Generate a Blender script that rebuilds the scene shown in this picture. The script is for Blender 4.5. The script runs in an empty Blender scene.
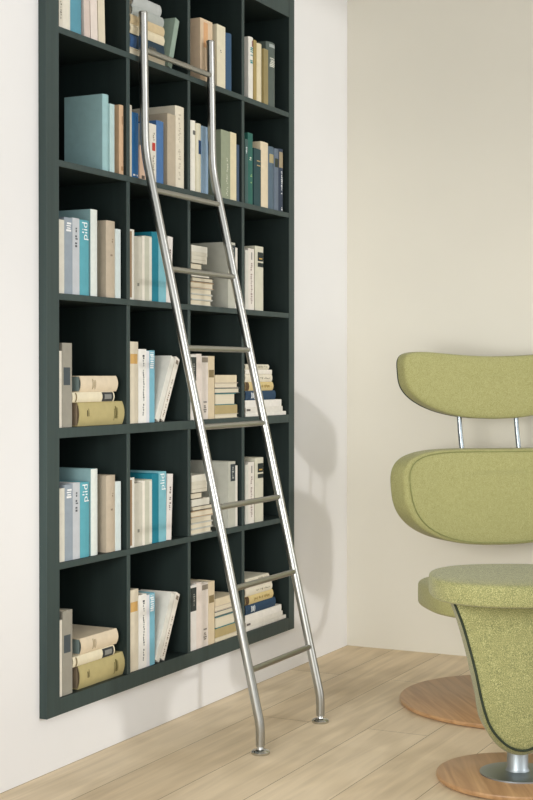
import bpy, bmesh, math, random
from mathutils import Vector, Matrix
C = bpy.context.scene.collection
R = math.radians
random.seed(7)

# ------------------------------------------------------------------ materials
def lin(h):
    if not isinstance(h, str): return tuple(h)
    v = [int(h[i:i+2], 16)/255 for i in (0, 2, 4)]
    return tuple(x/12.92 if x <= .04045 else ((x+.055)/1.055)**2.4 for x in v)
MATS = {}
def nodes(name):
    m = bpy.data.materials.new(name); m.use_nodes = True
    nt = m.node_tree; b = nt.nodes['Principled BSDF']
    return m, nt, b
def plain(h, rough=.6, var=.06, scale=60, metal=0, name=None, spec=.3, stretch=(1, 1, 1)):
    key = (h, rough, var, scale, metal, stretch)
    if key in MATS: return MATS[key]
    m, nt, b = nodes(name or 'paint_' + str(h)); c = lin(h)
    tc = nt.nodes.new('ShaderNodeTexCoord'); mp = nt.nodes.new('ShaderNodeMapping'); mp.inputs['Scale'].default_value = stretch
    n = nt.nodes.new('ShaderNodeTexNoise'); n.inputs['Scale'].default_value = scale; n.inputs['Detail'].default_value = 4
    nt.links.new(tc.outputs['Object'], mp.inputs[0]); nt.links.new(mp.outputs[0], n.inputs['Vector'])
    r = nt.nodes.new('ShaderNodeValToRGB')
    r.color_ramp.elements[0].position = .3; r.color_ramp.elements[1].position = .7
    r.color_ramp.elements[0].color = tuple(x*(1-var) for x in c) + (1,)
    r.color_ramp.elements[1].color = tuple(min(1, x*(1+var)) for x in c) + (1,)
    nt.links.new(n.outputs[0], r.inputs[0]); nt.links.new(r.outputs[0], b.inputs['Base Color'])
    b.inputs['Roughness'].default_value = rough; b.inputs['Metallic'].default_value = metal
    b.inputs['Specular IOR Level'].default_value = spec
    MATS[key] = m
    return m
def fabric(name, c1, c2, c3, scale, bump=.25):
    m, nt, b = nodes(name)
    tc = nt.nodes.new('ShaderNodeTexCoord')
    n = nt.nodes.new('ShaderNodeTexNoise'); n.inputs['Scale'].default_value = scale; n.inputs['Detail'].default_value = 2.5; n.inputs['Roughness'].default_value = .7
    n2 = nt.nodes.new('ShaderNodeTexNoise'); n2.inputs['Scale'].default_value = scale*.12; n2.inputs['Detail'].default_value = 3
    v = nt.nodes.new('ShaderNodeTexVoronoi'); v.inputs['Scale'].default_value = scale*1.1
    for x in (n, n2, v): nt.links.new(tc.outputs['Object'], x.inputs['Vector'])
    r = nt.nodes.new('ShaderNodeValToRGB'); e = r.color_ramp.elements
    e[0].position = .36; e[0].color = lin(c1) + (1,); e[1].position = .66; e[1].color = lin(c3) + (1,)
    k = e.new(.5); k.color = lin(c2) + (1,)
    mx = nt.nodes.new('ShaderNodeMath'); mx.operation = 'MULTIPLY_ADD'; mx.inputs[1].default_value = .1
    sb = nt.nodes.new('ShaderNodeMath'); sb.operation = 'SUBTRACT'; sb.inputs[1].default_value = .05
    nt.links.new(n2.outputs[0], mx.inputs[0]); nt.links.new(n.outputs[0], mx.inputs[2])
    nt.links.new(mx.outputs[0], sb.inputs[0]); nt.links.new(sb.outputs[0], r.inputs[0])
    nt.links.new(r.outputs[0], b.inputs['Base Color'])
    bp = nt.nodes.new('ShaderNodeBump'); bp.inputs['Strength'].default_value = bump; bp.inputs['Distance'].default_value = .002
    nt.links.new(v.outputs['Distance'], bp.inputs['Height']); nt.links.new(bp.outputs[0], b.inputs['Normal'])
    b.inputs['Roughness'].default_value = .95; b.inputs['Specular IOR Level'].default_value = .1
    b.inputs['Sheen Weight'].default_value = .15
    return m
def wood(name, c1, c2, rot=0, scale=1.0, rough=.4, spec=.4):
    m, nt, b = nodes(name)
    tc = nt.nodes.new('ShaderNodeTexCoord'); mp = nt.nodes.new('ShaderNodeMapping')
    mp.inputs['Scale'].default_value = (26*scale, 1.6*scale, 26*scale); mp.inputs['Rotation'].default_value = (0, 0, rot)
    n = nt.nodes.new('ShaderNodeTexNoise'); n.inputs['Scale'].default_value = 1.6; n.inputs['Detail'].default_value = 6; n.inputs['Distortion'].default_value = .6
    nt.links.new(tc.outputs['Object'], mp.inputs[0]); nt.links.new(mp.outputs[0], n.inputs['Vector'])
    r = nt.nodes.new('ShaderNodeValToRGB'); e = r.color_ramp.elements
    e[0].position = .3; e[0].color = lin(c1) + (1,); e[1].position = .72; e[1].color = lin(c2) + (1,)
    nt.links.new(n.outputs[0], r.inputs[0]); nt.links.new(r.outputs[0], b.inputs['Base Color'])
    b.inputs['Roughness'].default_value = rough; b.inputs['Specular IOR Level'].default_value = spec
    return m
def steel(name, h, rough, brush=(900, 900, 8), bump=.06):
    m, nt, b = nodes(name)
    tc = nt.nodes.new('ShaderNodeTexCoord'); mp = nt.nodes.new('ShaderNodeMapping'); mp.inputs['Scale'].default_value = brush
    n = nt.nodes.new('ShaderNodeTexNoise'); n.inputs['Scale'].default_value = 1; n.inputs['Detail'].default_value = 3
    nt.links.new(tc.outputs['Object'], mp.inputs[0]); nt.links.new(mp.outputs[0], n.inputs['Vector'])
    mr = nt.nodes.new('ShaderNodeMapRange'); mr.inputs['To Min'].default_value = rough-.07; mr.inputs['To Max'].default_value = rough+.1
    nt.links.new(n.outputs[0], mr.inputs['Value']); nt.links.new(mr.outputs[0], b.inputs['Roughness'])
    bp = nt.nodes.new('ShaderNodeBump'); bp.inputs['Strength'].default_value = bump; bp.inputs['Distance'].default_value = .001
    nt.links.new(n.outputs[0], bp.inputs['Height']); nt.links.new(bp.outputs[0], b.inputs['Normal'])
    b.inputs['Base Color'].default_value = lin(h) + (1,); b.inputs['Metallic'].default_value = 1
    return m
def plaster(name, h, var=.015):
    m, nt, b = nodes(name); c = lin(h)
    tc = nt.nodes.new('ShaderNodeTexCoord')
    n = nt.nodes.new('ShaderNodeTexNoise'); n.inputs['Scale'].default_value = 2.2; n.inputs['Detail'].default_value = 4
    n2 = nt.nodes.new('ShaderNodeTexNoise'); n2.inputs['Scale'].default_value = 220; n2.inputs['Detail'].default_value = 2
    nt.links.new(tc.outputs['Object'], n.inputs['Vector']); nt.links.new(tc.outputs['Object'], n2.inputs['Vector'])
    r = nt.nodes.new('ShaderNodeValToRGB')
    r.color_ramp.elements[0].position = .3; r.color_ramp.elements[1].position = .7
    r.color_ramp.elements[0].color = tuple(x*(1-var) for x in c) + (1,)
    r.color_ramp.elements[1].color = tuple(x*(1+var) for x in c) + (1,)
    nt.links.new(n.outputs[0], r.inputs[0]); nt.links.new(r.outputs[0], b.inputs['Base Color'])
    bp = nt.nodes.new('ShaderNodeBump'); bp.inputs['Strength'].default_value = .04; bp.inputs['Distance'].default_value = .001
    nt.links.new(n2.outputs[0], bp.inputs['Height']); nt.links.new(bp.outputs[0], b.inputs['Normal'])
    b.inputs['Roughness'].default_value = .85; b.inputs['Specular IOR Level'].default_value = .15
    return m
def planks():
    m, nt, b = nodes('oak_planks')
    L = nt.links.new; N = nt.nodes.new
    tc = N('ShaderNodeTexCoord'); mp = N('ShaderNodeMapping'); mp.inputs['Rotation'].default_value = (0, 0, R(90))
    mp.inputs['Location'].default_value = (.35, -.0025, 0)
    br = N('ShaderNodeTexBrick'); br.offset = .37; br.offset_frequency = 2
    for k, v in (('Scale', 1), ('Mortar Size', .0011), ('Mortar Smooth', .3), ('Bias', 0), ('Brick Width', 1.85), ('Row Height', .195)): br.inputs[k].default_value = v
    br.inputs['Color1'].default_value = lin('E8D6B8') + (1,); br.inputs['Color2'].default_value = lin('DCC8A8') + (1,); br.inputs['Mortar'].default_value = lin('7E6B4E') + (1,)
    L(tc.outputs['Object'], mp.inputs[0]); L(mp.outputs[0], br.inputs['Vector'])
    m2 = N('ShaderNodeMapping'); m2.inputs['Scale'].default_value = (16, .9, 1)
    n = N('ShaderNodeTexNoise'); n.inputs['Scale'].default_value = 1.5; n.inputs['Detail'].default_value = 7; n.inputs['Distortion'].default_value = 1.1
    L(tc.outputs['Object'], m2.inputs[0]); L(m2.outputs[0], n.inputs['Vector'])
    r = N('ShaderNodeValToRGB'); e = r.color_ramp.elements
    e[0].position = .3; e[0].color = (.8, .78, .75, 1); e[1].position = .68; e[1].color = (1.05, 1.05, 1.04, 1)
    L(n.outputs[0], r.inputs[0])
    m3 = N('ShaderNodeMapping'); m3.inputs['Scale'].default_value = (7, .55, 1)
    w = N('ShaderNodeTexWave'); w.wave_type = 'RINGS'; w.inputs['Scale'].default_value = 1.3; w.inputs['Distortion'].default_value = 7; w.inputs['Detail'].default_value = 3; w.inputs['Detail Scale'].default_value = .8
    L(tc.outputs['Object'], m3.inputs[0]); L(m3.outputs[0], w.inputs['Vector'])
    r2 = N('ShaderNodeValToRGB'); f = r2.color_ramp.elements
    f[0].position = 0; f[0].color = (.9, .89, .87, 1); f[1].position = .5; f[1].color = (1, 1, 1, 1)
    L(w.outputs[0], r2.inputs[0])
    x1 = N('ShaderNodeMix'); x1.data_type = 'RGBA'; x1.blend_type = 'MULTIPLY'; x1.inputs[0].default_value = .8
    x2 = N('ShaderNodeMix'); x2.data_type = 'RGBA'; x2.blend_type = 'MULTIPLY'; x2.inputs[0].default_value = .9
    L(br.outputs['Color'], x1.inputs[6]); L(r.outputs[0], x1.inputs[7])
    L(x1.outputs[2], x2.inputs[6]); L(r2.outputs[0], x2.inputs[7]); L(x2.outputs[2], b.inputs['Base Color'])
    b.inputs['Roughness'].default_value = .55; b.inputs['Specular IOR Level'].default_value = .3
    return m

# ------------------------------------------------------------------ mesh helpers
def obj(name, bm, m, parent=None, smooth=None, loc=None):
    bmesh.ops.recalc_face_normals(bm, faces=bm.faces)
    me = bpy.data.meshes.new(name); bm.to_mesh(me); bm.free()
    if smooth is not None:
        for p in me.polygons: p.use_smooth = True
        try: me.set_sharp_from_angle(angle=R(smooth))
        except Exception: pass
    me.materials.append(m)
    o = bpy.data.objects.new(name, me); C.objects.link(o)
    if parent: o.parent = parent
    if loc: o.location = loc
    return o
def box(bm, x0, x1, y0, y1, z0, z1, bev=0):
    vs = [bm.verts.new((x, y, z)) for x in (x0, x1) for y in (y0, y1) for z in (z0, z1)]
    fs = [bm.faces.new([vs[i] for i in f]) for f in ((0, 1, 3, 2), (4, 6, 7, 5), (0, 4, 5, 1), (2, 3, 7, 6), (0, 2, 6, 4), (1, 5, 7, 3))]
    if bev:
        es = list({e for f in fs for e in f.edges})
        bmesh.ops.bevel(bm, geom=es, offset=bev, segments=2, affect='EDGES', profile=.5)
def loft(bm, rings, cap0=True, cap1=True, closed=True):
    vr = [[bm.verts.new(p) for p in r] for r in rings]
    n = len(vr[0])
    for a, b in zip(vr, vr[1:]):
        for i in range(n if closed else n-1):
            j = (i+1) % n; bm.faces.new((a[i], a[j], b[j], b[i]))
    if cap0: bm.faces.new(vr[0])
    if cap1: bm.faces.new(vr[-1])
def lathe(bm, prof, seg=32, c=(0, 0)):
    loft(bm, [[(c[0]+r*math.cos(2*math.pi*i/seg), c[1]+r*math.sin(2*math.pi*i/seg), z) for i in range(seg)] for r, z in prof])
def tube(bm, pts, rad, seg=16, closed=False):
    P = [Vector(p) for p in pts]; n = len(P); rings = []
    t0 = (P[1]-P[0]).normalized()
    u = t0.orthogonal().normalized()
    for i in range(n):
        if closed: t = (P[(i+1) % n]-P[i-1]).normalized()
        else: t = (P[min(i+1, n-1)]-P[max(i-1, 0)]).normalized()
        u = (u-t*u.dot(t)).normalized(); w = t.cross(u)
        rings.append([P[i]+u*(rad*math.cos(2*math.pi*k/seg))+w*(rad*math.sin(2*math.pi*k/seg)) for k in range(seg)])
    if closed: loft(bm, rings+[rings[0]], False, False)
    else: loft(bm, rings)
def bend_path(pts, r=.06, n=7):          # rounds the inner corners of a polyline
    P = [Vector(p) for p in pts]; out = [P[0]]
    for a, b, c in zip(P, P[1:], P[2:]):
        q = min(r, (a-b).length*.45, (c-b).length*.45)
        p0 = b+(a-b).normalized()*q; p1 = b+(c-b).normalized()*q
        for i in range(n):
            t = i/(n-1); out.append(p0*(1-t)**2+b*2*t*(1-t)+p1*t*t)
    return out+[P[-1]]
def thing(name, label, cat, loc=(0, 0, 0), rz=0, group=None):
    o = bpy.data.objects.new(name, None); C.objects.link(o); o.empty_display_size = .1
    o.location = loc; o.rotation_euler = (0, 0, rz)
    o['label'] = label; o['category'] = cat
    if group: o['group'] = group
    return o
def struct(name, bm, m):
    o = obj(name, bm, m); o['kind'] = 'structure'; return o
def copy_tree(o, parent=None):
    c = o.copy(); C.objects.link(c)
    if parent: c.parent = parent
    for ch in list(o.children): copy_tree(ch, c)
    return c

# ------------------------------------------------------------------ room
WY0, WY1, WZ0, WZ1 = 3.1765, 4.7205, .1545, 2.45     # bookcase niche in the left wall
RY0, BACK, RX1, TOP = -1.2, 5.26, 4.4, 3.2
bm = bmesh.new()
g = .0008
for y0, y1, z0, z1 in ((RY0, WY0-g, 0, TOP), (WY1+g, BACK, 0, TOP), (WY0-g, WY1+g, 0, WZ0-g), (WY0-g, WY1+g, WZ1+g, TOP)):
    box(bm, -.32, 0, y0, y1, z0, z1)
bmesh.ops.remove_doubles(bm, verts=bm.verts, dist=1e-5)
struct('wall_left', bm, plaster('white_plaster', 'EEEDEC'))
bm = bmesh.new(); box(bm, -.32, 2.2, BACK, BACK+.15, 0, TOP); struct('wall_back', bm, plaster('warm_white_plaster', 'E2DED1'))
bm = bmesh.new(); box(bm, -.32, RX1, RY0, BACK+.15, -.1, 0); struct('floor', bm, planks())

bm = bmesh.new(); box(bm, -.32, 2.3, RY0, BACK+.15, 3.2, 3.3); struct('shade_ceiling', bm, plaster('ceiling_white', 'DCDAD6'))  # unseen; added to shade the wall tops, cut short to admit the sun

# ------------------------------------------------------------------ bookcase
EDGE = plain('3A4846', .5, .1, 3, spec=.3, name='dark_green_lit', stretch=(14, 14, .8))
CASE_SHADED = plain('222D2B', .5, .12, 3, spec=.3, name='dark_green_shaded', stretch=(14, 14, .8))  # same finish, darkened to paint in the shade inside the bays
bk = thing('bookcase', 'tall dark green-black built-in bookcase with square bays set into the left wall', 'bookcase', (0, 3.952, .155))
def cpart(name, x0, x1, y0, y1, z0, z1, bev=.0012):
    bm = bmesh.new(); box(bm, x0, x1, y0-3.952, y1-3.952, z0-.155, z1-.155, bev)
    o = obj(name, bm, CASE_SHADED, bk); o.data.materials.append(EDGE)
    for p in o.data.polygons:                                # sunlit tone painted on the front edges, outer sides and underside
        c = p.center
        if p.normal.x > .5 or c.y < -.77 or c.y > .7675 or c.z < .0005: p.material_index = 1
    return o
XF, XB = .024, -.275
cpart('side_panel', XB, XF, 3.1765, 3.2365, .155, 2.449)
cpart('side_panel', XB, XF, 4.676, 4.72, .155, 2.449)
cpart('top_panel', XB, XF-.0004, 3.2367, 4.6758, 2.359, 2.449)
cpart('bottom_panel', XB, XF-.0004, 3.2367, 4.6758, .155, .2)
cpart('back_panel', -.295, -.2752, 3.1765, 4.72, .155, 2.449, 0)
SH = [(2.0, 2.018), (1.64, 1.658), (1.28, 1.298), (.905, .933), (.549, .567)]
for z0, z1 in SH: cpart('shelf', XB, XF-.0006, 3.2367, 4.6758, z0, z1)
lv = [2.359]+[z for s in SH for z in s[::-1]]+[.2]
for i in range(6):
    for y0, y1 in ((3.5805, 3.5995), (3.9415, 3.9585), (4.3095, 4.3285)):
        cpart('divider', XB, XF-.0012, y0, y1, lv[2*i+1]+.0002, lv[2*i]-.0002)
BOOKS = [
  ('U', 1, 1, 3.2495, 0.0171, 0.24, 0.15, 'D9D3C4', 'speckled narrow cream book', [('dash', 0.1, 0.9, 0.3, 0.7, '6A6458')], 0, 0),
  ('U', 1, 1, 3.2671, 0.0415, 0.25, 0.15, 'E3DECF', 'wide cream book', [], 0.1, 0),
  ('U', 1, 1, 3.309, 0.0558, 0.24, 0.15, '5E98AA', 'teal blue book', [], 0.1, 0),
  ('U', 1, 1, 3.3722, 0.0292, 0.235, 0.15, 'D6C6BC', 'pinkish paperback', [], 0, -2),
  ('U', 1, 1, 3.4055, 0.0343, 0.23, 0.15, 'E6DAD0', 'pale pink book', [], 0, -2),
  ('U', 1, 1, 3.4444, 0.0344, 0.22, 0.15, 'DDD3BC', 'cream slanting book', [], 0, -2),
  ('S', 1, 2, 3.611, 0.021, 0.2117, 0.15, 'DED6C4', 'thin cream book', [], 0, 0, 1, (6, 6)),
  ('S', 1, 2, 3.6082, 0.042, 0.2024, 0.15, '2A3E4C', 'dark navy book', [('label', 0.02, 0.2, 0.1, 0.95, '3A5C88'), ('dash', 0.35, 0.75, 0.4, 0.75, '6F6A58')], 0.1, 0.0213, 0, (5, 6)),
  ('S', 1, 2, 3.6138, 0.028, 0.1969, 0.15, 'E2D6B8', 'cream hardback', [], 0.12, 0.0636, 0, (4, 6)),
  ('S', 1, 2, 3.6138, 0.027, 0.1969, 0.15, 'D2BE98', 'tan hardback', [], 0.1, 0.0919, 0, (3, 6)),
  ('S', 1, 2, 3.6249, 0.029, 0.1827, 0.15, 'AEB3AE', 'mid grey hardback', [], 0.15, 0.1192, 0, (2, 6)),
  ('S', 1, 2, 3.6305, 0.034, 0.1621, 0.15, 'B9BDBA', 'light grey hardback', [], 0.15, 0.1485, 0, (1, 6)),
  ('U', 1, 2, 3.83, 0.0244, 0.165, 0.13, '93A698', 'grey-green leaning book', [], 0, 17),
  ('U', 1, 3, 4.0358, 0.0804, 0.2003, 0.14, 'DCC4A6', 'peach tan hardback', [('label', 0.55, 0.95, 0.25, 0.6, 'D9A97C')], 0, 0),
  ('U', 1, 3, 4.1469, 0.0585, 0.2042, 0.13, 'E4DCC2', 'cream book', [('dash', 0.5, 0.6, 0.3, 0.5, '4A4030')], 0, 0),
  ('U', 1, 3, 4.2153, 0.0456, 0.1909, 0.12, '3C5A78', 'dark blue book', [], 0.15, 0),
  ('U', 1, 4, 4.3783, 0.0347, 0.2122, 0.15, 'E9E6DC', 'white book lettered in teal', [('dash', 0.55, 0.83, 0.2, 0.95, '2F8C8C'), ('label', 0.85, 0.95, 0.55, 0.9, '8A6060')], 0.1, 0),
  ('U', 1, 4, 4.4134, 0.0202, 0.2076, 0.15, 'A8945E', 'olive gold narrow book', [], 0, 0),
  ('U', 1, 4, 4.434, 0.0529, 0.2031, 0.15, 'E2D6B4', 'cream yellow book', [], 0.2, 0),
  ('U', 1, 4, 4.49, 0.033, 0.1933, 0.15, '9A8C62', 'dull tan book', [], 0, 0),
  ('U', 1, 4, 4.5234, 0.07, 0.2266, 0.15, '5C6660', 'dark grey-green book with white emblem', [('dash', 0.62, 0.78, 0.2, 0.8, 'D8D8CC'), ('label', 0.92, 0.97, 0.2, 0.8, 'A8B0AE')], 0.25, 0),
  ('U', 2, 1, 3.4704, 0.0316, 0.219, 0.135, '9CC0C2', 'big grey teal book', [], 0.15, 0),
  ('U', 2, 1, 3.5024, 0.0241, 0.1965, 0.13, 'BBD3D2', 'pale teal book', [], 0, 0),
  ('U', 2, 1, 3.5561, 0.0231, 0.2024, 0.13, 'CFAE8C', 'peach tan book', [('label', 0.72, 0.84, 0.45, 0.6, '8A6A50'), ('label', 0.06, 0.12, 0.3, 0.7, 'A88460')], 0.12, 0),
  ('U', 2, 2, 3.6094, 0.0117, 0.2104, 0.1, 'D6CFBE', 'very thin cream book', [], 0, 0),
  ('U', 2, 2, 3.6214, 0.0429, 0.1928, 0.1, '2F6EA6', 'bright blue book', [('label', 0.03, 0.055, 0.2, 0.42, 'F4F1EA'), ('label', 0.03, 0.055, 0.58, 0.8, 'F4F1EA')], 0.1, 0),
  ('U', 2, 2, 3.6648, 0.0351, 0.1006, 0.1, 'D8B9A0', 'short peach book', [('label', 0.02, 0.12, 0.3, 0.8, '5A5048')], 0, 0),
  ('U', 2, 2, 3.7067, 0.0538, 0.1743, 0.1, 'E4DFD2', 'white book with red spot', [('label', 0.54, 0.68, 0.55, 0.9, 'C0463C'), ('dash', 0.2, 0.5, 0.6, 0.8, '9A9080'), ('dash', 0.72, 0.95, 0.6, 0.8, '9A9080')], 0, 0),
  ('U', 2, 2, 3.7646, 0.0424, 0.19, 0.1, '5078AA', 'mid blue book', [], 0.05, 0),
  ('U', 2, 2, 3.8276, 0.0503, 0.2218, 0.13, 'BDB09A', 'grey tan book', [], 0, 0),
  ('U', 2, 2, 3.8791, 0.0552, 0.2543, 0.16, 'E4DCC8', 'tall cream book', [('dash', 0.1, 0.9, 0.25, 0.6, 'C8BEA8')], 0.05, 0),
  ('U', 2, 3, 3.9771, 0.037, 0.2245, 0.15, 'EFEBDD', 'white rounded book', [('label', 0.8, 0.86, 0.3, 0.8, '6A6A64')], 0.2, 0),
  ('U', 2, 3, 4.0145, 0.0299, 0.2202, 0.15, 'DED8C0', 'cream book with navy label', [('label', 0.56, 0.76, 0.3, 0.95, '24406A')], 0.1, 0),
  ('U', 2, 3, 4.0448, 0.0423, 0.2162, 0.15, '98B4CE', 'light blue book', [], 0, 0),
  ('U', 2, 3, 4.1746, 0.0648, 0.2245, 0.13, '98A088', 'grey-green book', [('dash', 0.05, 0.6, 0.55, 0.7, 'D4D4C0')], 0, 0),
  ('U', 2, 3, 4.2401, 0.0431, 0.2261, 0.15, 'E2D7B4', 'cream yellow book', [], 0, 0),
  ('U', 2, 3, 4.2836, 0.0207, 0.1905, 0.12, '46586E', 'thin navy book', [], 0, 0),
  ('U', 2, 4, 4.3477, 0.0223, 0.2185, 0.15, '45605E', 'dark slate book with white mark', [('dash', 0.78, 0.88, 0.2, 0.7, 'DDE6E6')], 0, 0),
  ('U', 2, 4, 4.3704, 0.0372, 0.2434, 0.15, '356A60', 'tall green book', [('dash', 0.62, 0.68, 0.2, 0.7, 'D8E0D0'), ('dash', 0.3, 0.42, 0.4, 0.8, 'A8C488')], 0.05, 0),
  ('U', 2, 4, 4.413, 0.0537, 0.1974, 0.12, '2E4A4E', 'dark teal book with tan bands', [('label', 0.78, 0.8, 0.4, 0.9, 'B09A70'), ('label', 0.7, 0.72, 0.4, 0.9, 'B09A70')], 0, 0),
  ('U', 2, 4, 4.469, 0.0587, 0.2283, 0.15, 'E2D3B6', 'tall cream book', [], 0.05, 0),
  ('U', 2, 4, 4.5293, 0.0479, 0.2203, 0.15, '5C6E7C', 'slate grey book with tan label', [('label', 0.74, 0.88, 0.15, 0.85, 'B0A47E')], 0.1, 0),
  ('U', 2, 4, 4.5776, 0.0336, 0.219, 0.15, '6A7684', 'grey-blue book with dark band', [('label', 0.7, 0.84, 0.1, 0.9, '3C4238')], 0.1, 0),
  ('U', 2, 4, 4.6117, 0.0373, 0.2229, 0.15, '3E4858', 'navy book with white title', [('label', 0.7, 0.95, 0.1, 0.9, 'A3957A'), ('dash', 0.28, 0.64, 0.35, 0.75, 'EEF2F4'), ('dash', 0.02, 0.1, 0.35, 0.75, 'EEF2F4')], 0.1, 0),
  ('U', 3, 1, 3.2462, 0.0262, 0.2005, 0.11, 'D8D5C8', 'cream white narrow book', [], 0, 0),
  ('U', 3, 1, 3.2728, 0.0392, 0.2091, 0.11, '97A2AC', 'grey-blue book with white lettering', [('dash', 0.82, 0.95, 0.2, 0.9, 'F0F0F0')], 0, 0),
  ('U', 3, 1, 3.3124, 0.034, 0.2113, 0.11, 'C4C8CC', 'pale lavender grey book with dark title', [('dash', 0.62, 0.9, 0.3, 0.75, '5A5E64')], 0, 0),
  ('U', 3, 1, 3.3467, 0.0496, 0.2098, 0.11, '5FA7B4', 'teal book lettered in white', [('plid', 0.74, 0.97, 0.25, 0.95, 'F4F8F8')], 0.05, 0),
  ('U', 3, 1, 3.4035, 0.0337, 0.2442, 0.15, '8CAEB2', 'tall white backed book with teal cover', [('label', 0, 1, 0, 1, 'DEE4DE')], 0.05, 0),
  ('U', 3, 1, 3.4856, 0.0462, 0.2206, 0.13, 'BFB19C', 'light taupe book', [('dash', 0.72, 0.76, 0.5, 0.8, '7E6E5A'), ('dash', 0.54, 0.56, 0.3, 0.8, '8E8070')], 0.06, 0),
  ('U', 3, 1, 3.5323, 0.0266, 0.2003, 0.12, 'D3DEDD', 'narrow bluish white book', [], 0, 0),
  ('U', 3, 2, 3.6082, 0.0256, 0.2065, 0.12, 'E6E4DA', 'white book with brown edge', [('label', 0.03, 0.97, 0.0, 0.45, 'A08468')], 0, 0),
  ('U', 3, 2, 3.635, 0.0442, 0.1881, 0.1, 'CFCBBC', 'grey-cream book', [('label', 0.22, 0.27, 0.35, 0.6, '8A8A80')], 0, 0),
  ('U', 3, 2, 3.6796, 0.0134, 0.1926, 0.1, 'EFE9DC', 'thin white book', [], 0, 0),
  ('U', 3, 2, 3.6933, 0.0402, 0.1943, 0.1, 'C8C8B6', 'grey-green cream book', [('label', 0.02, 0.98, 0.6, 1, 'E4E2D6')], 0, 0),
  ('U', 3, 2, 3.7339, 0.0397, 0.2099, 0.13, '217E92', 'deep teal book', [], 0, 0),
  ('U', 3, 2, 3.7739, 0.0446, 0.2137, 0.13, '7FBAC6', 'light teal book lettered in white', [('plid', 0.74, 0.97, 0.2, 0.9, 'F4F8F8')], 0, 0),
  ('U', 3, 2, 3.8189, 0.0306, 0.2034, 0.13, 'E6E0DA', 'white book with dark title', [('dash', 0.45, 0.8, 0.35, 0.75, '6C5E5C')], 0, 3),
  ('S', 3, 3, 3.9771, 0.018, 0.1343, 0.12, 'C6C6BC', 'light grey paperback', [], 0, 0, 1, (10, 10)),
  ('S', 3, 3, 3.9771, 0.017, 0.1411, 0.12, 'D0D0C8', 'pale grey paperback', [], 0, 0.0183, 1, (9, 10)),
  ('S', 3, 3, 3.9771, 0.019, 0.1377, 0.12, 'C9C8BE', 'grey-white paperback', [], 0, 0.0356, 1, (8, 10)),
  ('S', 3, 3, 3.9771, 0.02, 0.1479, 0.12, 'C2A888', 'tan covered book', [], 0, 0.0549, 1, (7, 10)),
  ('S', 3, 3, 3.9881, 0.015, 0.1369, 0.12, '3C3A34', 'dark covered book', [], 0, 0.0752, 1, (6, 10)),
  ('S', 3, 3, 3.9771, 0.022, 0.1174, 0.12, 'DEDACC', 'cream white book', [], 0, 0.0905, 0, (5, 10)),
  ('S', 3, 3, 3.9771, 0.021, 0.0739, 0.1, '4C4634', 'small dark bound book', [], 0, 0.1128, 1, (4, 10)),
  ('S', 3, 3, 3.9771, 0.023, 0.1006, 0.12, 'DAD4C2', 'cream ridged book', [('label', 0.05, 0.95, 0.5, 0.56, 'B8B09C')], 0, 0.1341, 0, (3, 10)),
  ('S', 3, 3, 3.9771, 0.012, 0.1039, 0.12, 'D6D0BE', 'thin cream book', [], 0, 0.1574, 0, (2, 10)),
  ('S', 3, 3, 3.9771, 0.02, 0.1039, 0.12, 'E0DCCE', 'white paperback', [], 0, 0.1697, 0, (1, 10)),
  ('U', 3, 3, 4.2252, 0.0501, 0.2195, 0.17, 'BFBFB2', 'large grey book with dark label', [('label', 0.7, 0.96, 0.3, 0.98, '3C4448'), ('dash', 0.74, 0.92, 0.5, 0.8, 'A8ACA8')], 0, 0),
  ('U', 3, 3, 4.2756, 0.0155, 0.2044, 0.12, 'E4E0D6', 'thin white book beside the large grey one', [], 0, 0),
  ('U', 3, 4, 4.3484, 0.0223, 0.2019, 0.12, 'D8D6CC', 'narrow grey-white book', [], 0, 0),
  ('U', 3, 4, 4.3712, 0.0433, 0.2096, 0.12, 'E6E0D6', 'white book with faded title', [('dash', 0.1, 0.8, 0.35, 0.7, 'A08C84'), ('label', 0.82, 0.94, 0.45, 0.65, '9A9890')], 0, 0),
  ('U', 3, 4, 4.4221, 0.0624, 0.2222, 0.14, 'D6D3C0', 'cream grey book with black labels', [('label', 0.77, 0.91, 0.3, 0.98, '2C3432'), ('label', 0.68, 0.745, 0.3, 0.98, '2C3432'), ('label', 0.8, 0.82, 0.45, 0.85, 'C8A458')], 0, 0),
  ('U', 4, 1, 3.2462, 0.0157, 0.2088, 0.1, 'E8E2D4', 'thin white book', [], 0.1, 0),
  ('U', 4, 1, 3.2623, 0.0463, 0.2309, 0.12, '9A968A', 'grey-olive book with dark label', [('label', 0.5, 0.71, 0.12, 0.8, '4C5458')], 0, 0),
  ('S', 4, 1, 3.3463, 0.067, 0.2327, 0.19, 'B9AC7A', 'thick khaki book', [('pages', 0, 0, 0, 0, '9A8870'), ('dash', 0.16, 0.2, 0.25, 0.75, '4A4428'), ('dash', 0.76, 0.84, 0.2, 0.85, '6A6238')], 0.12, 0, 0, (3, 3)),
  ('S', 4, 1, 3.313, 0.028, 0.2125, 0.17, 'E6DCC0', 'cream book with black label', [('label', 0.7, 0.97, 0.05, 0.98, '3A3C3C'), ('label', 0.75, 0.92, 0.25, 0.75, '8A8A84'), ('label', 0.06, 0.09, 0.05, 0.95, '8A7A5A')], 0.15, 0.0673, 0, (2, 3)),
  ('S', 4, 1, 3.3538, 0.045, 0.1905, 0.18, 'DFCFB4', 'pale peach hardback', [('pages', 0, 0, 0, 0, '7A8A88'), ('dash', 0.3, 0.4, 0.15, 0.85, 'A89878')], 0.15, 0.0956, 0, (1, 3)),
  ('U', 4, 2, 3.606, 0.0493, 0.2414, 0.13, 'E2D8C2', 'tall cream book with orange label', [('label', 0.73, 0.85, 0.1, 0.9, 'D8AE6C')], 0, 0),
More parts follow.
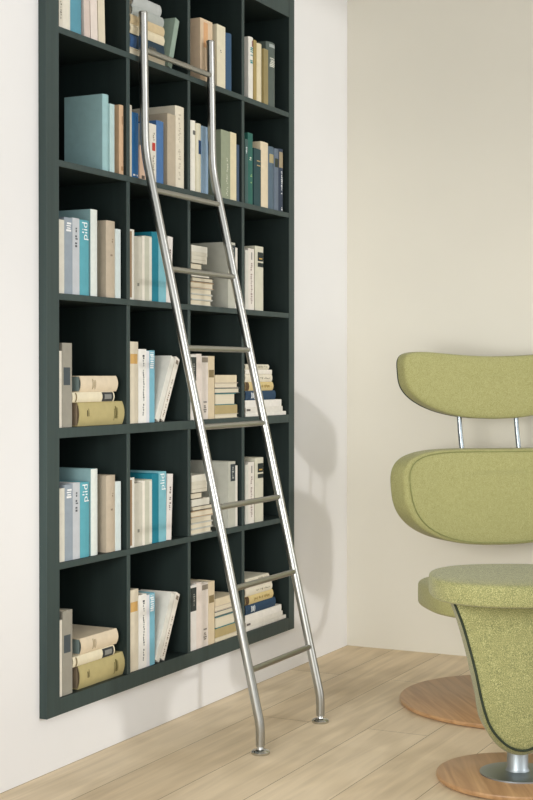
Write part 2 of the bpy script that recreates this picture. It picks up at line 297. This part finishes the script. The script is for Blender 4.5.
  ('U', 4, 2, 3.6564, 0.0457, 0.2202, 0.13, 'F0EEE8', 'white book with black dotted title', [('dash', 0.1, 0.93, 0.5, 0.75, '3C4048')], 0, 0),
  ('U', 4, 2, 3.7025, 0.017, 0.215, 0.13, 'E2E2E6', 'narrow lavender white book', [], 0, 0),
  ('U', 4, 2, 3.7199, 0.03, 0.2169, 0.13, '7FB9CC', 'light blue book with white script', [('dash', 0.75, 0.97, 0.1, 0.9, 'F0F6F8')], 0, 0),
  ('U', 4, 2, 3.7534, 0.0249, 0.215, 0.13, 'E2E0D6', 'white book leaning right', [], 0, 27),
  ('U', 4, 2, 3.7843, 0.024, 0.213, 0.13, 'E8E2D6', 'cream book leaning right on another', [('dash', 0.05, 0.65, 0.3, 0.7, '9A8678'), ('label', 0.9, 0.96, 0.2, 0.8, '8A7E70')], 0, 27),
  ('U', 4, 3, 3.97, 0.0376, 0.2078, 0.13, 'E6E2DC', 'white book with black top label', [('label', 0.6, 0.96, 0.0, 1, '3A403E'), ('dash', 0.68, 0.9, 0.4, 0.8, 'A0A09A')], 0, 0),
  ('U', 4, 3, 4.008, 0.0337, 0.2102, 0.13, 'E8DCD2', 'pinkish white book', [], 0, 0),
  ('U', 4, 3, 4.0421, 0.0436, 0.2036, 0.13, 'E6DCD2', 'off-white book with grey ornament', [('dash', 0.08, 0.28, 0.25, 0.8, '8E8880'), ('label', 0.9, 0.98, 0.05, 0.95, '948A7C')], 0, 0),
  ('U', 4, 3, 4.0871, 0.042, 0.2041, 0.13, 'DCCBAC', 'tan book with brown label', [('label', 0.66, 0.78, 0.1, 0.9, '8A7A58')], 0, 0),
  ('S', 4, 3, 4.1353, 0.014, 0.161, 0.12, 'DCD4BE', 'cream paperback', [], 0, 0, 1, (6, 6)),
  ('S', 4, 3, 4.1318, 0.029, 0.1572, 0.12, 'B8A678', 'khaki bound book', [], 0, 0.0143, 0, (5, 6)),
  ('S', 4, 3, 4.1387, 0.038, 0.1387, 0.12, '3E7E80', 'thick teal-edged book', [], 0, 0.0436, 1, (4, 6)),
  ('S', 4, 3, 4.136, 0.018, 0.172, 0.12, '5E6C6A', 'grey-green covered book', [], 0, 0.0819, 1, (3, 6)),
  ('S', 4, 3, 4.136, 0.017, 0.1596, 0.12, 'CDBFAE', 'beige covered book', [], 0, 0.1002, 1, (2, 6)),
  ('S', 4, 3, 4.1353, 0.025, 0.1494, 0.12, 'E0D2B4', 'cream tan book', [], 0, 0.1175, 0, (1, 6)),
  ('S', 4, 4, 4.3499, 0.013, 0.3173, 0.14, 'ECE8DE', 'white paperback', [], 0, 0, 0, (8, 8)),
  ('S', 4, 4, 4.3514, 0.018, 0.2877, 0.14, 'E6E2D8', 'thin white paperback with grey mark', [('label', 0.02, 0.12, 0.3, 0.7, '6A6460')], 0, 0.0133, 0, (7, 8)),
  ('S', 4, 4, 4.347, 0.024, 0.2823, 0.14, 'EEEAE2', 'white hardback', [], 0, 0.0316, 0, (6, 8)),
  ('S', 4, 4, 4.3514, 0.032, 0.2323, 0.14, '2C4660', 'navy book with white emblem', [('dash', 0.18, 0.3, 0.15, 0.9, 'E8EEF0')], 0.12, 0.0559, 0, (5, 8)),
  ('S', 4, 4, 4.3514, 0.03, 0.2138, 0.14, 'D9C48C', 'golden tan book', [('label', 0, 0.12, 0.02, 0.98, '5A4632'), ('dash', 0.3, 0.9, 0.3, 0.75, 'A08444')], 0.15, 0.0882, 0, (4, 8)),
  ('S', 4, 4, 4.3484, 0.027, 0.2079, 0.14, 'E6DECA', 'cream lettered hardback', [('dash', 0.4, 0.9, 0.4, 0.65, '8A8470')], 0.12, 0.1185, 0, (3, 8)),
  ('S', 4, 4, 4.3484, 0.015, 0.2047, 0.14, 'ECE6DA', 'thin cream white book', [], 0, 0.1458, 0, (2, 8)),
  ('S', 4, 4, 4.3484, 0.018, 0.1833, 0.13, 'DCD6C2', 'rounded cream book', [('dash', 0.5, 0.9, 0.25, 0.7, 'A09A84')], 0.2, 0.1611, 0, (1, 8)),
]
# ------------------------------------------------------------------ books
# upright: kind, shelf, bay, y, thickness, height, depth, colour, look, marks, spine rounding, tilt
# lying:   kind, shelf, bay, y, thickness, length, depth, colour, look, marks, spine rounding, z in stack, fore edge out, (place from top, count)
XS = .016
ZT = {1: 2.0183, 2: 1.6583, 3: 1.2983, 4: .9333, 5: .5673, 6: .2003}
SHELF = {1: 'top shelf', 2: 'second shelf down', 3: 'third shelf down', 4: 'fourth shelf down', 5: 'fifth shelf down', 6: 'bottom shelf'}
BAY = {1: 'leftmost bay', 2: 'second bay', 3: 'third bay', 4: 'rightmost bay'}
ORD = ['', 'first', 'second', 'third', 'fourth', 'fifth', 'sixth', 'seventh', 'eighth', 'ninth', 'tenth']
PAGES = plain('E4DAC2', .85, .1, 5, name='page_edges', stretch=(1, 400, 1))
def sx(y, t, b): return -b*(2*y/t-1)**2
def text_mesh(body):
    cu = bpy.data.curves.new('lettering', 'FONT'); cu.body = body; cu.size = 1
    o = bpy.data.objects.new('lettering', cu); C.objects.link(o)
    dg = bpy.context.evaluated_depsgraph_get(); me = bpy.data.meshes.new_from_object(o.evaluated_get(dg))
    bpy.data.objects.remove(o); bpy.data.curves.remove(cu)
    return me
def patch(bm, t, b, y0, y1, z0, z1, lift):
    n = 6
    lo = []; hi = []
    for i in range(n+1):
        y = y0+(y1-y0)*i/n; x = sx(y, t, b)+lift
        lo.append(bm.verts.new((x, y, z0))); hi.append(bm.verts.new((x, y, z1)))
    for i in range(n): bm.faces.new((lo[i], lo[i+1], hi[i+1], hi[i]))
def build_book(t, h, d, col, marks, rd, fore, root):
    b = min(rd*t, .009)+.0004; bt = min(.0022, t*.12); n = 8
    prof = [(sx(t*i/n, t, b), t*i/n) for i in range(n+1)]+[(-d, t), (-d, t-bt)]
    inner = [(sx(bt+(t-2*bt)*i/n, t, b)-bt, bt+(t-2*bt)*i/n) for i in range(n+1)]
    prof += inner[::-1]+[(-d, bt), (-d, 0)]
    bm = bmesh.new()
    f = (lambda x: -d-x) if fore else (lambda x: x)
    lo = [bm.verts.new((f(x), y, 0)) for x, y in prof]; hi = [bm.verts.new((f(x), y, h)) for x, y in prof]
    k = len(prof)
    for i in range(k):
        j = (i+1) % k; bm.faces.new((lo[i], lo[j], hi[j], hi[i]))
    for ring in (lo, hi):                                    # ends: strip faces between outer and inner outline
        for i in range(n): bm.faces.new((ring[i], ring[i+1], ring[k-3-i-1], ring[k-3-i]))
        bm.faces.new((ring[n], ring[n+1], ring[n+2], ring[n+3])); bm.faces.new((ring[0], ring[k-3], ring[k-2], ring[k-1]))
    obj('cover', bm, plain(col, .6, .05, 40, spec=.2), root, 35)
    bm = bmesh.new(); xa, xb = f(-d+.004), f(-b-bt-.0006)
    box(bm, min(xa, xb), max(xa, xb), bt+.0002, t-bt-.0002, .003, h-.003)
    pg = [q for q in marks if q[0] == 'pages']; marks = [q for q in marks if q[0] != 'pages']
    obj('pages', bm, plain(pg[0][5], .85, .08, 5, stretch=(1, 400, 1)) if pg else PAGES, root)
    for q, (kind, a0, a1, b0, b1, mc) in enumerate(marks):
        m = plain(mc, .6, .04, 80, spec=.2)
        bm = bmesh.new(); lift = .0004+.0003*q
        if kind == 'label':
            patch(bm, t, b, b0*t, b1*t, a0*h, a1*h, lift)
            o = obj('spine_label', bm, m, root, 60)
        elif kind == 'dash':                                 # worn, unreadable title: a row of small strokes
            z = a0*h; rr = random.Random(int(t*1e5)+q)
            while z < a1*h:
                s = rr.uniform(.0025, .006)
                if rr.random() > .18:
                    e0 = b0+rr.uniform(0, .12); e1 = b1-rr.uniform(0, .2)
                    patch(bm, t, b, e0*t, max(e1, e0+.1)*t, z, min(z+s, a1*h+.001), lift)
                z += s+rr.uniform(.0015, .0035)
            o = obj('spine_title', bm, m, root, 60)
        else:
            me = text_mesh(kind); xs = [v.co.x for v in me.vertices]; ys = [v.co.y for v in me.vertices]
            sxx = (a1-a0)*h/(max(xs)-min(xs)); syy = (b1-b0)*t/(max(ys)-min(ys))
            for v in me.vertices:
                z = a0*h+(v.co.x-min(xs))*sxx; y = b1*t-(v.co.y-min(ys))*syy
                v.co = (sx(y, t, b)+lift+.0003, y, z)
            bm.free(); bm = bmesh.new(); bm.from_mesh(me); bpy.data.meshes.remove(me)
            o = obj('spine_title', bm, m, root)
made = {}
count = {}
def describe(rec, r):
    if rec[0] == 'U':
        n = sum(1 for q in BOOKS if q[0] == 'U' and q[1:3] == rec[1:3] and q[3] <= rec[3])
        return f'{rec[8]}, {ORD[n]} from left, {BAY[rec[2]]}, {SHELF[r]}'
    p, n = rec[13]
    where = 'topmost in stack' if p == 1 else 'bottom of stack' if p == n else f'{ORD[p]} down in stack'
    return f'{rec[8]}, {where}, {BAY[rec[2]]}, {SHELF[r]}'
for rec in BOOKS:
    k, r, c, y, t, h, d, col, look, marks, rd = rec[:11]
    root = thing('book', describe(rec, r), 'book', group='books on the '+SHELF[r])
    fore = rec[12] if k == 'S' else 0
    build_book(t, h, d, col, marks, rd, fore, root)
    if k == 'U':
        tl = R(rec[11]); root.rotation_euler = (-tl, 0, 0)
        root.location = (XS, y, ZT[r]+(t*math.sin(tl) if tl > 0 else 0))
    else:
        root.rotation_euler = (R(-90), 0, 0); root.location = (XS, y, ZT[r]+rec[11]+t)
    if r in (3, 4):                                          # the two lower shelves repeat the arrangement
        q = copy_tree(root); q.location.z += ZT[r+2]-ZT[r]
        q['label'] = describe(rec, r+2); q['group'] = 'books on the '+SHELF[r+2]

# ------------------------------------------------------------------ ladder
STEEL = steel('brushed_steel', 'ABABA6', .3)
ld = thing('library_ladder', 'brushed steel tube ladder leaning against the dark bookcase', 'ladder', (.428, 3.8505, 0))
PATH = [(.0405, 2.139), (.047, 1.735), (.3995, .2), (.4275, .079), (.4275, .022)]
def railx(z):
    for (x0, z0), (x1, z1) in zip(PATH, PATH[1:]):
        if z1 <= z <= z0: return x0+(x1-x0)*(z0-z)/(z0-z1)
LY = (3.644-3.8505, 4.057-3.8505)
for y in LY:
    bm = bmesh.new(); tube(bm, bend_path([(x-.428, y, z) for x, z in PATH], .05), .0132, 24)
    rail = obj('rail', bm, STEEL, ld, 50)
    bm = bmesh.new(); lathe(bm, [(.0128, 2.1385), (.0139, 2.14), (.0139, 2.1435), (.0128, 2.1455)], 24, (.0405-.428, y)); obj('end_cap', bm, STEEL, rail, 40)
    bm = bmesh.new(); lathe(bm, [(.025, 0), (.0265, .002), (.0265, .007), (.022, .0115), (.0105, .0135), (.0095, .0155), (.0095, .04)], 32, (-.0005, y)); obj('foot', bm, steel('polished_foot_steel', 'BDBDB8', .18) if y < 0 else bpy.data.materials['polished_foot_steel'], ld, 40)
for z in (.233, .463, .694, .925, 1.155, 1.387, 1.62, 2.034):
    bm = bmesh.new(); x = railx(z)-.428
    tube(bm, [(x, LY[0]+.006, z), (x, 0, z), (x, LY[1]-.006, z)], .0088, 18); obj('rung', bm, STEEL, ld, 50)

# ------------------------------------------------------------------ green chair and stool
GREEN = fabric('green_wool', '8A8958', 'A3A16B', 'BAB687', 620, .25)
GREEN2 = fabric('green_wool_coarse', '6D724E', '908F5E', 'B6B381', 420, .3)
PIPE = plain('2C3526', .7, .1, 60, name='dark_piping')
SEAM = plain('868A58', .9, .1, 60, name='green_thread')
OAK = wood('disc_oak', 'A07A54', 'C8A074', R(20)); OAKEDGE = wood('disc_edge', '9A7140', 'C39A62', R(20))
ALU = steel('satin_aluminium', 'A9B2B6', .42, (300, 300, 300), .02)
CHROME = steel('post_chrome', '9AA3A8', .25, (60, 60, 10), 0)
def sgn(v, p): return math.copysign(abs(v)**p, v)
def pad(W, H, T, n, p, bend, smile=(0, 0), crown=0, skew=0, seg=96, m=44):
    """upright pad: local X across, Z up, front towards -Y; superellipse outline, bent forward at both ends."""
    bm = bmesh.new(); rings = []
    for j in range(1, m):
        ph = -math.pi/2+math.pi*j/m
        r = math.cos(ph)**(2/p); dd = T/2*sgn(math.sin(ph), 2/p)
        ring = []
        for i in range(seg):
            th = 2*math.pi*i/seg
            q = r*sgn(math.sin(th), 2/n); w = W*r*sgn(math.cos(th), 2/n)*(1+skew*q); z = H*q+w*w*(smile[0]*(1+q)+smile[1]*(1-q))/2
            d = dd+crown*(1-r*r)*(1 if dd > 0 else -.3)
            a = w/bend
            ring.append(((bend-d)*math.sin(a), -(bend-(bend-d)*math.cos(a)), z))
        rings.append(ring)
    loft(bm, rings)
    return bm
def pad_line(W, H, T, n, bend, smile, r, d, skew=0, seg=96):
    out = []
    for i in range(seg):
        th = 2*math.pi*i/seg; q = r*sgn(math.sin(th), 2/n); w = W*r*sgn(math.cos(th), 2/n)*(1+skew*q); z = H*q+w*w*(smile[0]*(1+q)+smile[1]*(1-q))/2; a = w/bend
        out.append(((bend-d)*math.sin(a), -(bend-(bend-d)*math.cos(a)), z))
    return out
def cushion(W, D, z0, z1, n, p, dome=.0, seg=96, m=24):
    bm = bmesh.new(); rings = []; zc, T = (z0+z1)/2, (z1-z0)
    for j in range(1, m):
        ph = -math.pi/2+math.pi*j/m; r = math.cos(ph)**(2/p); z = zc+T/2*sgn(math.sin(ph), 2/p)
        rings.append([(W*r*sgn(math.cos(2*math.pi*i/seg), 2/n), D*r*sgn(math.sin(2*math.pi*i/seg), 2/n), z+(dome*(1-r*r) if z > zc else 0)) for i in range(seg)])
    loft(bm, rings); return bm
OUT = [(.182, .492), (.177, .478), (.158, .429), (.142, .376), (.123, .303), (.107, .2276), (.0955, .187), (.0845, .16), (.067, .1345), (.043, .112), (.021, .1005), (0, .0968)]
def shell_outline(k=1, zoff=0, zs=1):
    pts = []
    P = OUT
    fine = []
    for i in range(len(P)-1):
        p0 = P[max(i-1, 0)]; p1 = P[i]; p2 = P[i+1]; p3 = P[min(i+2, len(P)-1)] if i+2 < len(P) else (-P[i][0], P[i][1])
        for s in range(5):
            t = s/5
            fine.append(tuple(.5*(2*p1[a]+(p2[a]-p0[a])*t+(2*p0[a]-5*p1[a]+4*p2[a]-p3[a])*t*t+(3*p1[a]-p0[a]-3*p2[a]+p3[a])*t**3) for a in (0, 1)))
    fine.append(P[-1])
    left = [(-x, z) for x, z in fine]; right = [(x, z) for x, z in fine[-2::-1]]
    return [(x*k, z*zs+zoff) for x, z in left+right]
def grow(o, f):
    n = len(o); res = []
    for i in range(n):
        a = o[max(i-1, 0)]; b = o[min(i+1, n-1)]; t = Vector((b[0]-a[0], b[1]-a[1])).normalized()
        q = f(o[i][1]); res.append((o[i][0]+t[1]*q, o[i][1]-t[0]*q))
    return res
def shell(root, fab, yf, yb, k=1, zoff=0, zs=1, piping=True):
    o = shell_outline(k, zoff, zs); cz = .32*zs+zoff
    # outline runs down the left, round the bottom, up the right: its outward side is found from the sign below
    sg = 1 if grow(o, lambda z: .01)[len(o)//2][1] < o[len(o)//2][1] else -1
    zt, zb = max(z for x, z in o), min(z for x, z in o)
    f = lambda z: sg*(.002+.021*max(0, 1-(z-zb)/(.3*(zt-zb))))
    big = grow(o, f); mid = grow(o, lambda z: f(z)*.75)
    rings = [[(x*s, yf-.006*(1-s), cz+(z-cz)*s) for x, z in o] for s in (.3, .7, .93)]
    rings += [[(x, yf+.003, z) for x, z in o], [(x, yf+.022, z) for x, z in mid], [(x, yf+.045, z) for x, z in big], [(x, yb-.03, z) for x, z in big],
              [(x*.93, yb-.004, cz+(z-cz)*.95) for x, z in big], [(x*.5, yb, cz+(z-cz)*.5) for x, z in big]]
    bm = bmesh.new(); loft(bm, rings); b = obj('shell', bm, fab, root, 60)
    if piping:
        bm = bmesh.new(); tube(bm, [(x, yf-.0005, z) for x, z in o[3:-3]], .0033, 8); obj('piping', bm, PIPE, b, 60)['label'] = 'dark green piping'
    return zb
def base(root, r, hub, top, col=.028):
    bm = bmesh.new(); lathe(bm, [(r-.012, 0), (r-.003, .003), (r, .008), (r, .0125)], 96); e = obj('base_disc', bm, OAK, root, 40)
    e['label'] = 'round wooden base'
    bm = bmesh.new(); lathe(bm, [(r, .0126), (r-.001, .0155), (r-.004, .0172)], 96); obj('disc_veneer', bm, OAK, e, 40)
    bm = bmesh.new(); lathe(bm, [(hub, .0174), (hub, .021), (hub-.01, .0232), (col+.008, .0262)], 64); obj('hub_plate', bm, ALU, root, 40)
    bm = bmesh.new(); lathe(bm, [(col+.004, .0264), (col+.002, .03), (col, .034), (col, top)], 48); obj('pedestal', bm, ALU, root, 40)

st = thing('footstool', 'green wool footstool with tapered shell on a round wooden base, nearest the camera', 'footstool', (1.156, 3.718, 0), R(26.45))
base(st, .215, .1, .09)
shell(st, GREEN2, -.075, .085)
bm = cushion(.234, .215, .486, .55, 2.5, 9, .006); obj('seat_cushion', bm, GREEN2, st, 60)

ch = thing('lounge_chair', 'green wool lounge chair with wraparound back and headrest, behind the footstool', 'armchair', (.90, 4.58, 0), R(36))
base(ch, .385, .135, .16)
shell(ch, GREEN, -.11, .11, .8, .03, .62, False)
bm = cushion(.33, .27, .312, .403, 2.8, 8, .004); o = obj('seat_cushion', bm, GREEN, ch, 60, (.01, -.01, 0))
BX, BY = .06, .40
B1 = dict(W=.415, H=.17, T=.088, n=2.8, bend=.72, smile=(.2, .26))
bm = pad(B1['W'], B1['H'], B1['T'], B1['n'], 9, B1['bend'], B1['smile'], .01, .05)
bc = obj('back_cushion', bm, GREEN, ch, 60, (BX, BY, .645))
bm = bmesh.new(); tube(bm, pad_line(B1['W'], B1['H'], B1['T'], B1['n'], B1['bend'], B1['smile'], .945, .0438, .1), .0016, 6, True); obj('seam', bm, SEAM, bc, 60)
B2 = dict(W=.37, H=.112, T=.07, n=3.6, bend=.85, smile=(.33, .52))
bm = pad(B2['W'], B2['H'], B2['T'], B2['n'], 6, B2['bend'], B2['smile'], .006, .03)
hr = obj('headrest', bm, GREEN, ch, 60, (BX, BY+.045, 1.03))
bm = bmesh.new(); tube(bm, pad_line(B2['W'], B2['H'], B2['T'], B2['n'], B2['bend'], B2['smile'], .975, -.029, .03), .0035, 6, True); obj('piping', bm, PIPE, hr, 60)
for s in (-1, 1):
    x = .047+s*.106
    bm = bmesh.new(); tube(bm, bend_path([(x, BY+.06, 1.0), (x, BY+.055, .9), (x+.012, BY+.03, .72), (x+.012, BY+.03, .62)], .05), .0088, 16); obj('post', bm, CHROME, ch, 50)
bm = bmesh.new(); tube(bm, bend_path([(.25, BY+.0, .60), (.275, BY+.01, .52), (.275, BY-.05, .39), (.2, .1, .335)], .07), .017, 16); obj('support_arm', bm, ALU, ch, 50)

# ------------------------------------------------------------------ light
w = bpy.data.worlds.new('World'); bpy.context.scene.world = w; w.use_nodes = True
nt = w.node_tree; bg = nt.nodes['Background']
tc = nt.nodes.new('ShaderNodeTexCoord'); sp = nt.nodes.new('ShaderNodeSeparateXYZ'); nt.links.new(tc.outputs['Generated'], sp.inputs[0])
def ramp(src, a, b, ca, cb):
    r = nt.nodes.new('ShaderNodeMapRange'); r.inputs['From Min'].default_value = a; r.inputs['From Max'].default_value = b
    r.inputs['To Min'].default_value = ca; r.inputs['To Max'].default_value = cb; nt.links.new(src, r.inputs['Value']); return r.outputs[0]
ex = ramp(sp.outputs['Y'], -1, .4, 1.2, .9)       # fill added to the world from behind the camera, for the back wall
ez = ramp(sp.outputs['Z'], .0, .75, 1.1, .5)
mu = nt.nodes.new('ShaderNodeMath'); mu.operation = 'MULTIPLY'; nt.links.new(ex, mu.inputs[0]); nt.links.new(ez, mu.inputs[1])
ms = nt.nodes.new('ShaderNodeMath'); ms.operation = 'MULTIPLY'; ms.inputs[1].default_value = 1.22; nt.links.new(mu.outputs[0], ms.inputs[0])
ng = nt.nodes.new('ShaderNodeMath'); ng.operation = 'MULTIPLY'; ng.inputs[1].default_value = -1; nt.links.new(sp.outputs['Y'], ng.inputs[0])
mxn = nt.nodes.new('ShaderNodeMath'); mxn.operation = 'MAXIMUM'; mxn.inputs[1].default_value = 0; nt.links.new(ng.outputs[0], mxn.inputs[0])
pw = nt.nodes.new('ShaderNodeMath'); pw.operation = 'POWER'; pw.inputs[1].default_value = 14; nt.links.new(mxn.outputs[0], pw.inputs[0])
lo = nt.nodes.new('ShaderNodeMath'); lo.operation = 'MULTIPLY_ADD'; lo.inputs[1].default_value = 1.2; nt.links.new(pw.outputs[0], lo.inputs[0]); nt.links.new(ms.outputs[0], lo.inputs[2])
bg.inputs['Color'].default_value = (.975, .99, 1, 1); nt.links.new(lo.outputs[0], bg.inputs['Strength'])
sl = bpy.data.lights.new('sun', 'SUN'); sl.energy = .6; sl.angle = R(3); sl.color = (1, .985, .96)
so = bpy.data.objects.new('sun', sl); C.objects.link(so); so.location = (4, 4, 3)
so.rotation_euler = Vector((-1, .006, -.305)).to_track_quat('-Z', 'Y').to_euler()

sp2 = bpy.data.lights.new('fill_spot', 'SPOT'); sp2.energy = 190; sp2.spot_size = R(56); sp2.spot_blend = 1; sp2.shadow_soft_size = .4; sp2.color = (1, .985, .95)  # unseen fill lamp, added to brighten the lower back wall
s2 = bpy.data.objects.new('fill_spot', sp2); C.objects.link(s2); s2.location = (.95, 1.4, 1.0)
s2.rotation_euler = (Vector((.55, 5.26, .45))-s2.location).to_track_quat('-Z', 'Y').to_euler()

# ------------------------------------------------------------------ camera
cd = bpy.data.cameras.new('camera'); co = bpy.data.objects.new('camera', cd); C.objects.link(co)
co.location = (2.2598, 0, 1.08); co.rotation_euler = (R(90-.6), 0, R(26.453))
cd.sensor_fit = 'HORIZONTAL'; cd.sensor_width = 36; cd.lens = 1440/533*36; cd.shift_x = 0; cd.shift_y = -11.2/533
cd.clip_start = .05
sc = bpy.context.scene; sc.camera = co
sc.view_settings.view_transform = 'Standard'; sc.view_settings.look = 'None'; sc.view_settings.exposure = 0
